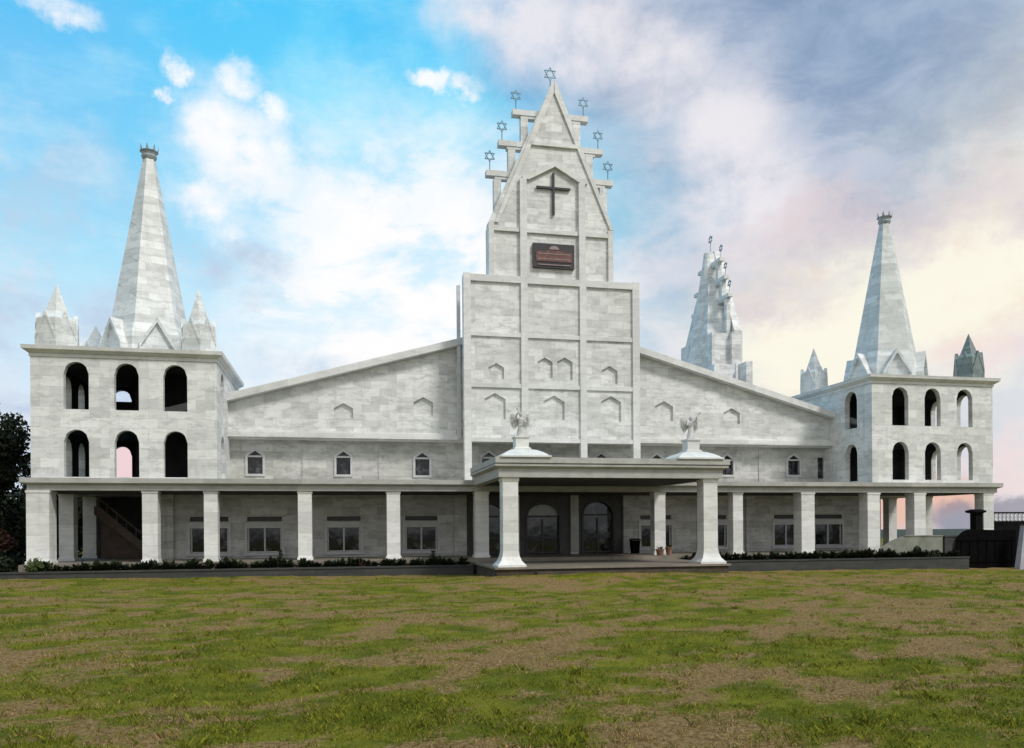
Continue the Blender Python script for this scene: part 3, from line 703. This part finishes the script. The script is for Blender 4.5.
ct = central_tower()
side_t = copy_tree(ct, church)
side_t.rotation_euler = (0, 0, R(90)); side_t.location = (35.7-XC, 27.4, 0)

for o in list(side_t.children):                     # only the near star arms of the side tower are in view
    c_ = sum((Vector(b) for b in o.bound_box), Vector())/8
    if o.name.startswith('star_finial') and c_.x > .6:
        bpy.data.objects.remove(o)
ORG[side_t] = Vector((0, 0, 0)); q = MB(); q.ngon(0, 1.55, [(2.3, 13.2), (2.05, 17.0), (1.15, 23.0), (.36, 28.3)], 12); build('rear_spire', q, M['spire'], side_t)
# porch --------------------------------------------------------------
PX0, PX1, PY = 7.55, 17.42, -6.85
q = MB()
q.box(6.98, 18.0, -7.35, -.4, 4.72, 5.12)
lip(q, 6.96, 18.02, -7.37, -.42, .18, 5.122, 5.22, 5.32)
lip(q, 6.90, 18.14, -7.48, -.42, .12, 5.322, 5.36, 5.62)
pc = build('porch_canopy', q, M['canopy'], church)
q = MB(); q.box(7.5, 17.5, -6.9, -.4, 4.69, 4.718); build('porch_ceiling', q, M['soffit'], pc)
for x, y in ((PX0, PY), (PX1, PY)):
    q = MB(); z0 = .622
    q.sq(x, y, [(.66, z0), (.66, z0+.09), (.60, z0+.14), (.48, z0+.28), (.40, z0+.50), (.365, z0+.72), (.36, 4.50), (.40, 4.58), (.40, 4.717)])
    build('porch_column', q, M['pillar'], church)
statue_spots = []
for px, base in ((521, 458), (691, 458)):
    x, _ = at(px, base, -6.5); y = -6.5
    q = MB()
    q.sq(x, y, [(1.18, 5.622), (1.18, 5.69), (1.06, 5.73), (1.03, 5.77), (.84, 5.89), (.62, 5.99), (.42, 6.04)])
    dm = build('domed_base', q, M['dome'], pc)
    q = MB(); q.sq(x, y, [(.40, 6.04), (.40, 6.11), (.31, 6.15), (.31, 6.56), (.37, 6.60), (.37, 6.66)])
    build('pedestal', q, M['pillar'], pc); statue_spots.append((x, y, 6.66))

# ------------------------------------------------------------------ statues (winged, robed)
def statue_mesh(flip):
    m = MB()
    rob = [(.27, 0), (.26, .06), (.21, .3), (.17, .55), (.145, .72), (.17, .86), (.19, .98), (.15, 1.08), (.06, 1.12), (.055, 1.16)]
    m.ngon(0, 0, rob, 14, sy=.75)
    hd = [(.02, 1.14), (.07, 1.17), (.095, 1.23), (.10, 1.29), (.085, 1.36), (.045, 1.40), (.01, 1.41)]
    m.ngon(0, -.01, hd, 12, sy=1.08)
    m.tube([(-.17, 0, 1.03), (-.27, -.08, .86), (-.20, -.26, .80), (-.08, -.33, .88)], [.065, .055, .045, .035], 8)
    m.tube([(.17, 0, 1.03), (.29, -.06, 1.1), (.27, -.22, 1.25), (.20, -.32, 1.34)], [.065, .055, .045, .035], 8)
    m.tube([(.17, -.36, 1.28), (.26, -.5, 1.42), (.33, -.6, 1.52), (.36, -.64, 1.56)], [.015, .018, .035, .08], 8)
    for s in (-1, 1):
        prof = [(.04, .95), (.22, 1.22), (.42, 1.36), (.56, 1.30), (.60, 1.05), (.55, .78), (.46, .55), (.34, .42), (.24, .55), (.10, .70)]
        m.loft([[(s*a, .10+.16*a+d, z) for a, z in prof] for d in (0, .05)])
        for k in range(4): m.bar((s*(.16+k*.10), .07+.16*(.16+k*.1), 1.0+k*.06), (s*(.26+k*.08), .07+.16*(.26+k*.08), .58+k*.04), .03, .04)
    if flip: m.v = [(-x, y, z) for x, y, z in m.v]
    return m
for (x, y, z), lab, fl in zip(statue_spots, ('white robed winged statue above the wider-stepped porch corner in front of the central tower', 'white robed winged statue on the porch corner in front of the sloping right gable wall'), (True, False)):
    m = statue_mesh(fl); m.v = [(a*.82+x, b*.82+y, c*.82+z) for a, b, c in m.v]
    tag(build('statue', m, M['statue'], origin=(x, y, z), smooth=False), lab, 'statue', 'statues on the porch roof corners')

# ------------------------------------------------------------------ planter walls and border plants
pl_defs = [(-24, 6.6, 'long low grey planter wall left of the porch'), (18.3, 36.3, 'shorter low grey planter wall right of the porch')]
for x0, x1, lab in pl_defs:
    pw = tag(empty('planter_wall', (x0, -2.2, 0)), lab, 'planter wall', 'planter walls in front of the colonnade')
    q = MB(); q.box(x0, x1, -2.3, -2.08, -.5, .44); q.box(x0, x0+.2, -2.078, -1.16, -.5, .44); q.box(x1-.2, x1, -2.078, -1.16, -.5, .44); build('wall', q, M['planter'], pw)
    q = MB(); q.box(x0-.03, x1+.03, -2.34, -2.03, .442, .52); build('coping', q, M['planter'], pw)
    q = MB(); q.box(x0+.202, x1-.202, -2.026, -1.162, -.4, .44); build('soil', q, M['soil'], pw)
def plant_mesh(seed, n=26, h=.42, w=.30, m='leaf_row', name='border_plant'):
    r = random.Random(seed); vs = []; fs = []
    for i in range(n):
        a = r.random()*6.283; el = r.uniform(.2, 1.4); L = h*r.uniform(.6, 1.1); b = Vector((r.gauss(0, .03), r.gauss(0, .03), r.uniform(0, h*.4)))
        d = Vector((math.cos(a)*math.cos(el)*w/h*1.4, math.sin(a)*math.cos(el)*w/h*1.4, math.sin(el))); t = Vector((-math.sin(a), math.cos(a), 0))*L*.22
        mid = b+d*L*.55+Vector((0, 0, .02)); tip = b+d*L+Vector((0, 0, -.03)); o = len(vs)
        vs += [b, mid+t, tip, mid-t]; fs.append((o, o+1, o+2, o+3))
    me = bpy.data.meshes.new(name); me.from_pydata([tuple(v) for v in vs], [], fs); me.materials.append(M[m]); return me
pms = [plant_mesh(s, 50, .40, .36) for s in range(5)]
def row(x0, x1, step, lab):
    x = x0; i = 0
    while x < x1:
        o = bpy.data.objects.new('border_plant', random.choice(pms)); COL.objects.link(o)
        o.location = (x+random.uniform(-.09, .09), -1.62+random.uniform(-.06, .06), .43); s = random.uniform(.85, 1.4)
        o.scale = (s, s, s*random.uniform(.8, 1.15)); o.rotation_euler.z = random.random()*6.28
        tag(o, lab, 'plant', 'border plants in the planters'); x += step*random.uniform(.85, 1.15)
row(-14.3, 6.3, .42, 'small dark leafy plant in the evenly spaced row left of the porch')
row(18.7, 36.0, .42, 'small dark leafy plant in the evenly spaced row right of the porch')

# ------------------------------------------------------------------ trees and shrubs
def leaf_cloud(blobs, n, size, seed):
    r = np.random.default_rng(seed); vs = []; fs = []
    wt = np.array([b[3]**2 for b in blobs]); wt = wt/wt.sum()
    for k in r.choice(len(blobs), n, p=wt):
        x, y, z, rad = blobs[k]; d = r.normal(size=3); d /= np.linalg.norm(d); p = np.array((x, y, z))+d*rad*r.uniform(.25, 1.08)*np.array((1, 1, .85))
        a = r.normal(size=3); a /= np.linalg.norm(a); b = np.cross(a, r.normal(size=3)); b /= np.linalg.norm(b); s = size*r.uniform(.6, 1.4); o = len(vs)
        vs += [p-a*s, p+b*s*.45, p+a*s, p-b*s*.45]; fs.append((o, o+1, o+2, o+3))
    m = MB(); m.v = [tuple(v) for v in vs]; m.f = fs; return m
def tree(name, base, top, crown, n, size, lab, leaf, seed, trunk_r=.25, limbs=()):
    t = tag(empty(name, base), lab, 'tree'); b = Vector(base)
    q = MB(); q.tube([b-Vector((0, 0, .4)), b+(Vector(top)-b)*.35+Vector((.15, .1, 0)), b+(Vector(top)-b)*.7, Vector(top)], [trunk_r*1.3, trunk_r, trunk_r*.7, trunk_r*.3], 10)
    for l in limbs: q.tube([b+(Vector(top)-b)*l[0], Vector(l[1])*.5+(b+(Vector(top)-b)*l[0])*.5+Vector((0, 0, .3)), Vector(l[1])], [trunk_r*.5, trunk_r*.35, trunk_r*.12], 7)
    build('trunk', q, M['bark'], t)
    me = leaf_cloud(crown, n, size, seed); cmesh = bpy.data.meshes.new('crown'); cmesh.from_pydata([tuple(Vector(v)-b) for v in me.v], [], me.f); cmesh.materials.append(M[leaf])
    link(bpy.data.objects.new('crown', cmesh), t, base); return t
def cl(cx, cy, cz, R_, n, seed, r0=.7, r1=1.3, zs=.9):
    r = random.Random(seed); o = []
    for i in range(n):
        d = Vector((r.gauss(0, 1), r.gauss(0, 1), r.gauss(0, 1))).normalized()*R_*r.uniform(.35, 1); o.append((cx+d.x, cy+d.y, cz+d.z*zs, r.uniform(r0, r1)))
    return o
tree('evergreen_tree', (-20.6, 6.0, 0), (-20.3, 6.1, 8.6), cl(-19.9, 6, 7.2, 3.0, 56, 3, .6, 1.15, 1.15)+cl(-18.3, 5.6, 5.2, 1.2, 14, 6, .5, .9, 1.5)+cl(-19.8, 5.5, 2.6, 2.8, 36, 4, .7, 1.2, .8), 42000, .14, 'large dense dark tree standing beside the left corner tower', 'leaf_dark', 5, .3,
     [(.5, (-18.4, 5.6, 6.2)), (.6, (-21.9, 6.4, 7.5)), (.4, (-19.0, 4.6, 4.8)), (.75, (-19.2, 6.2, 9.3))])
tree('evergreen_tree', (-20.5, 17.0, 0), (-20.3, 17.1, 6.0), cl(-20.2, 17, 3.2, 3.4, 50, 23, .7, 1.3, .9), 26000, .17, 'dark tree seen low between the left tower pillars, behind the nearer dark tree', 'leaf_dark', 25, .25)
tree('evergreen_tree', (-19.5, 26.0, 0), (-19.3, 26.1, 6.0), cl(-19.0, 26, 2.9, 3.4, 50, 33, .7, 1.3, .85), 22000, .19, 'farthest dark tree glimpsed through the left tower pillars', 'leaf_dark', 35, .25)
tree('sparse_tree', (-18.1, 9.2, 0), (-18.0, 9.3, 5.2), cl(-17.5, 9.2, 6.2, 1.3, 16, 9, .25, .5, 1.4), 1500, .12, 'thin sparse tree whose open twigs show between the dark tree and the tower', 'leaf_dark', 8, .1,
     [(.6, (-17.0, 9.0, 6.3)), (.7, (-18.6, 9.4, 7.0)), (.9, (-17.4, 9.1, 7.4))])
def shrub(name, x, y, z, crown, n, size, lab, leaf, seed, cat='shrub', group=None):
    t = tag(empty(name, (x, y, z)), lab, cat, group)
    q = MB()
    for i in range(4): q.tube([(x, y, z-.1), (x+random.uniform(-.3, .3), y+random.uniform(-.2, .2), z+.5)], [.03, .012], 5)
    build('stem', q, M['bark'], t)
    me = leaf_cloud(crown, n, size, seed); cm = bpy.data.meshes.new('foliage'); cm.from_pydata([tuple(Vector(v)-Vector((x, y, z))) for v in me.v], [], me.f); cm.materials.append(M[leaf])
    link(bpy.data.objects.new('foliage', cm), t, (x, y, z))
shrub('leafy_shrub', -13.9, -1.75, .44, cl(-13.9, -1.75, .74, .5, 9, 12, .2, .34, .55), 900, .07, 'olive green shrub at the foot of the outermost left pillar', 'leaf_shrub', 2)
shrub('dark_shrub', -17.0, 1.5, 0, cl(-17.2, 1.5, .7, 1.3, 16, 14, .4, .7, .6), 3500, .09, 'low black-green shrub under the dark tree beside the left tower', 'leaf_dark', 3)
shrub('dark_shrub', -16.4, -1.0, 0, cl(-16.6, -.9, .75, 1.0, 14, 19, .4, .6, .6), 3000, .085, 'rounded black-green shrub at the far left end of the long planter', 'leaf_dark', 9)
shrub('russet_shrub', -17.3, 3.4, 0, cl(-17.4, 3.4, 1.9, .6, 9, 15, .3, .5, .8), 1500, .09, 'dull russet shrub in the shade of the dark tree', 'leaf_red', 4)
shrub('dark_shrub', 34.4, -1.65, .44, cl(34.4, -1.65, .66, .6, 8, 18, .15, .28, .4), 600, .06, 'dark spreading shrub in the right planter below the mossy parapet', 'leaf_row', 6)
for x, h_, lab in ((-3.05, .95, 'tall dark shrub beside the second colonnade window from the left'), (4.6, .8, 'short bushy dark shrub under the colonnade window nearest the porch')):
    shrub('planter_shrub', x, -1.6, .44, [(x+random.uniform(-.12, .12), -1.6+random.uniform(-.1, .1), .55+k*h_/6, .2-.018*k) for k in range(6)], 420, .06, lab, 'leaf_row', int(h_*100))
fl_ = shrub('flowering_plant', .9, -1.75, .44, cl(.9, -1.75, .6, .28, 6, 41, .1, .16, .5), 260, .045, 'small red-flowered plant in the left planter, in front of the third window', 'leaf_red', 44, 'plant')

# ------------------------------------------------------------------ pots and bin by the porch
def pot(x, y, z, r, h, lab, m, name, cat, group=None, plant=True):
    t = tag(empty(name, (x, y, z)), lab, cat, group); q = MB()
    q.ngon(x, y, [(r*.7, z), (r*.95, z+h*.82), (r*1.1, z+h*.84), (r*1.1, z+h), (r*.95, z+h), (r*.9, z+h*.9)], 18); build('body', q, m, t)
    if plant:
        q = MB()
        for i in range(16):
            a = i*2.4; q.add([(x, y, z+h*.85), (x+.12*math.cos(a)-.03*math.sin(a), y+.12*math.sin(a)+.03*math.cos(a), z+h+.1), (x+.2*math.cos(a), y+.2*math.sin(a), z+h+.12+.06*math.sin(i))], [(0, 1, 2)])
        build('foliage', q, M['leaf_row'], t)
x, _ = at(660, 556, -.75); pot(x, -.75, Z_FLOOR, .24, .36, 'reddish terracotta pot at the foot of the right rear porch pillar', M['terracotta'], 'plant_pot', 'pot', 'terracotta pots by the porch')
x, _ = at(669, 556, -.55); pot(x, -.55, Z_FLOOR, .20, .46, 'taller narrow terracotta pot beside the squat pot near the porch', M['terracotta'], 'plant_pot', 'pot', 'terracotta pots by the porch')
def dustbin():
    x, _ = at(635, 555, 2.9); t = tag(empty('dustbin', (x, 2.9, Z_FLOOR)), 'dark upright dustbin in the porch beside the wall pilaster', 'dustbin'); q = MB()
    q.sq(x, 2.9, [(.2, Z_FLOOR), (.25, Z_FLOOR+.75), (.27, Z_FLOOR+.78)]); build('body', q, M['gate'], t)
    q = MB(); q.sq(x, 2.9, [(.29, Z_FLOOR+.782), (.29, Z_FLOOR+.84), (.2, Z_FLOOR+.92)]); build('lid', q, M['dframe'], t)
dustbin()

# ------------------------------------------------------------------ right end: parapet, gate, boundary wall
q = MB(); x0, _ = at(880, 545, -1.3); x1, _ = at(942, 545, -1.3)
q.loft([[(x0, y, .3), (x1, y, .3), (x1, y, 1.72), (x0+1.6, y, 1.74), (x0+.9, y, 1.52), (x0, y, 1.02)] for y in (-1.35, -1.16)])
rp = tag(empty('parapet', (x0, -1.25, .3)), 'mossy grey low parapet with sloping end in front of the right tower', 'parapet')
build('wall', q, M['mossy'], rp)
q = MB(); q.loft([[(x1+.02, y, 1.72), (x0+1.6, y, 1.742), (x0+1.6, y, 1.80), (x1+.02, y, 1.79)] for y in (-1.39, -1.12)]); build('coping', q, M['mossy'], rp)
q = MB(); q.box(x1+.12, x1+1.05, -1.4, -1.2, .2, 1.68); q.box(x1+.08, x1+1.09, -1.44, -1.16, 1.682, 1.76)
rq = tag(empty('parapet_block', (x1+.5, -1.3, .2)), 'short pale grey end block between the mossy parapet and the black gate', 'block'); build('body', q, M['planter'], rq)
GY = -1.6
g0, _ = at(957, 550, GY); g1, _ = at(1016, 550, GY); gm, _ = at(981, 550, GY)
gt = tag(empty('metal_gate', (g0, GY, 0)), 'black sheet-metal gate with a rounded shoulder right of the planter', 'gate')
q = MB(); pr = [(g0, -.3), (g1, -.3), (g1, 2.05)]+[(g0+1.0, 2.12)]+[(g0+1.0-1.0*math.sin(R(a)), 1.35+.77*math.cos(R(a))) for a in range(10, 91, 10)]
q.loft([[(x, y, z) for x, z in pr] for y in (GY, GY+.07)]); build('panel', q, M['gate'], gt)
q = MB()
for i in range(7): xx = g0+.3+i*(g1-g0-.6)/6; q.box(xx-.025, xx+.025, GY-.04, GY-.002, .0, 1.5)
for z in (.15, 1.45): q.box(g0+.1, g1-.05, GY-.05, GY-.041, z, z+.08)
build('bars', q, M['gate'], gt)
q = MB(); q.box(gm-.24, gm+.24, GY+.1, GY+.58, -.4, 3.1); gp = tag(empty('gate_post', (gm, GY+.34, 0)), 'tall black gate post with a flat cap beside the right tower', 'post'); build('shaft', q, M['dark_wall'], gp)
q = MB(); q.sq(gm-.05, GY+.34, [(.28, 3.102), (.40, 3.16), (.40, 3.26), (.2, 3.34)]); build('cap', q, M['dark_wall'], gp)
BY = 7.0; b0, _ = at(992, 515, BY); b1 = b0+22
_, zt_ = at(1000, 512, BY); _, zb_ = at(1000, 521, BY)
bw = tag(empty('boundary_wall', (b0, BY, 0)), 'dark stone boundary wall behind the black gate', 'wall')
q = MB(); q.box(b0-.6, b1, BY-.15, BY+.15, -1.5, zb_-.1); build('wall', q, M['dark_wall'], bw)
q = MB(); q.box(b0-.65, b1, BY-.2, BY+.2, zb_-.098, zb_); build('coping', q, M['dark_wall'], bw)
rl = tag(empty('balustrade', (b0, BY, zb_)), 'row of white balusters under a dark rail on the boundary wall', 'balustrade')
q = MB(); q.box(b0-.6, b1, BY-.1, BY+.1, zt_-.1, zt_); build('rail', q, M['dark_wall'], rl)
n = 60
for i in range(n):
    x = b0-.4+i*.34
    q = MB(); q.ngon(x, BY, [(.07, zb_+.002), (.09, zb_+.08), (.06, zb_+.2), (.09, (zb_+zt_)/2), (.055, zt_-.18), (.08, zt_-.102)], 8); build('baluster', q, M['baluster'], rl)
p0, _ = at(1017, 565, -2.6); p1, _ = at(1023, 520, -2.6)
q = MB(); q.loft([[(p0, y0, -.3), (p0+.9, y0, -.3), (p0+.9, y1, -.3), (p0, y1, -.3)] if z_ == 0 else [(p1, y0+.1, 2.35), (p1+.5, y0+.1, 2.35), (p1+.5, y1, 2.35), (p1, y1, 2.35)] for z_, y0, y1 in ((0, -2.8, -2.4), (1, -2.8, -2.4))])
cp = tag(empty('concrete_buttress', (p0+.4, -2.6, 0)), 'pale tapering concrete buttress beside the black gate', 'buttress'); build('body', q, flat('lilac grey concrete', (.36, .35, .40), .8, var=.15, scale=1.5), cp)
q = MB(); q.loft([[(p1-.04, -2.72, 2.352), (p1+.54, -2.72, 2.352), (p1+.54, -2.38, 2.352), (p1-.04, -2.38, 2.352)], [(p1, -2.68, 2.42), (p1+.5, -2.68, 2.42), (p1+.5, -2.42, 2.42), (p1, -2.42, 2.42)]]); build('cap', q, M['planter'], cp)

# ------------------------------------------------------------------ grass
def grass(n=260000):
    # denser near the viewer, in the strip of lawn between the viewer and the church
    r = RNG; d = 7.5*(44/7.5)**r.random(n)              # log-uniform distance
    az = TH+np.arctan(r.uniform(-.72, .72, n))
    x = d*np.sin(az)/np.cos(az-TH); y = -D+d*np.cos(az)/np.cos(az-TH)
    keep = (y < -2.5) & ~((x > 6.7) & (x < 18.2) & (y > -8.1)); x, y, d = x[keep], y[keep], d[keep]; n = len(x)
    dry = np.clip(dryness(x, y)+r.normal(0, .30, n), 0, 1)
    keep = r.random(n) > dry*.45; x, y, d, dry = x[keep], y[keep], d[keep], dry[keep]; n = len(x)
    # coarse tufts and weeds
    nt = 1500; dt = 7.5*(40/7.5)**r.random(nt); az = TH+np.arctan(r.uniform(-.72, .72, nt))
    tx = np.repeat(dt*np.sin(az)/np.cos(az-TH), 16)+r.normal(0, .05, nt*16); ty = np.repeat(-D+dt*np.cos(az)/np.cos(az-TH), 16)+r.normal(0, .05, nt*16); th = np.repeat(r.uniform(1.2, 2.6, nt), 16)
    ok = (ty < -2.6) & ~((tx > 6.6) & (tx < 18.3) & (ty > -8.2)); tx, ty, th = tx[ok], ty[ok], th[ok]
    tall = np.concatenate([np.ones(n), th]); x = np.concatenate([x, tx]); y = np.concatenate([y, ty]); d = np.concatenate([d, np.hypot(tx, ty+D)]); dry = np.concatenate([dry, np.clip(dryness(tx, ty)+r.normal(-.1, .3, len(tx)), 0, 1)]); n = len(x)
    z = gz(x, y)-.01
    h = tall*r.uniform(.015, .048, n)*(1.15-.5*dry)*(.75+.7*fbm(x*1.1, y*1.1, 55, 3)); w = r.uniform(.003, .007, n)*np.sqrt(d/9)
    a = r.uniform(0, 2*np.pi, n); la = r.uniform(0, 2*np.pi, n); ln = h*r.uniform(.2, 1.1, n)
    P = np.zeros((n, 4, 3)); dx, dy = np.cos(a)*w, np.sin(a)*w
    P[:, 0] = np.stack([x-dx, y-dy, z], 1); P[:, 1] = np.stack([x+dx, y+dy, z], 1)
    mx_, my_ = x+np.cos(la)*ln*.4, y+np.sin(la)*ln*.4
    P[:, 2] = np.stack([mx_+dx*.7, my_+dy*.7, z+h*.65], 1); P[:, 3] = np.stack([x+np.cos(la)*ln, y+np.sin(la)*ln, z+h], 1)
    me = bpy.data.meshes.new('grass'); me.vertices.add(n*4); me.vertices.foreach_set('co', P.ravel().astype(np.float32))
    me.loops.add(n*4); me.polygons.add(n); me.loops.foreach_set('vertex_index', np.arange(n*4, dtype=np.int32))
    me.polygons.foreach_set('loop_start', np.arange(0, n*4, 4, dtype=np.int32)); me.polygons.foreach_set('loop_total', np.full(n, 4, dtype=np.int32)); me.update(); me.validate()
    at_ = me.attributes.new('dry', 'FLOAT', 'POINT'); at_.data.foreach_set('value', np.repeat(dry, 4).astype(np.float32))
    def gm_(T, b):
        a_ = T.new('ShaderNodeAttribute', attribute_name='dry').outputs['Fac']; pos = T.new('ShaderNodeNewGeometry').outputs['Position']
        isl = T.new('ShaderNodeNewGeometry').outputs['Random Per Island']
        g_ = T.mix(isl, (.070, .092, .005), (.225, .22, .02)); d_ = T.mix(isl, (.15, .088, .026), (.43, .30, .14))
        T.l.new(T.mix(T.ramp(a_, .38, .74), g_, d_), b.inputs['Base Color']); b.inputs['Roughness'].default_value = .8; b.inputs['Specular IOR Level'].default_value = .15
    me.materials.append(mat('grass blades', gm_))
    tag(link(bpy.data.objects.new('grass', me), None, (0, 0, 0)), 'short rough grass, green with dry straw patches, over the lawn', 'grass', kind='stuff')
grass()
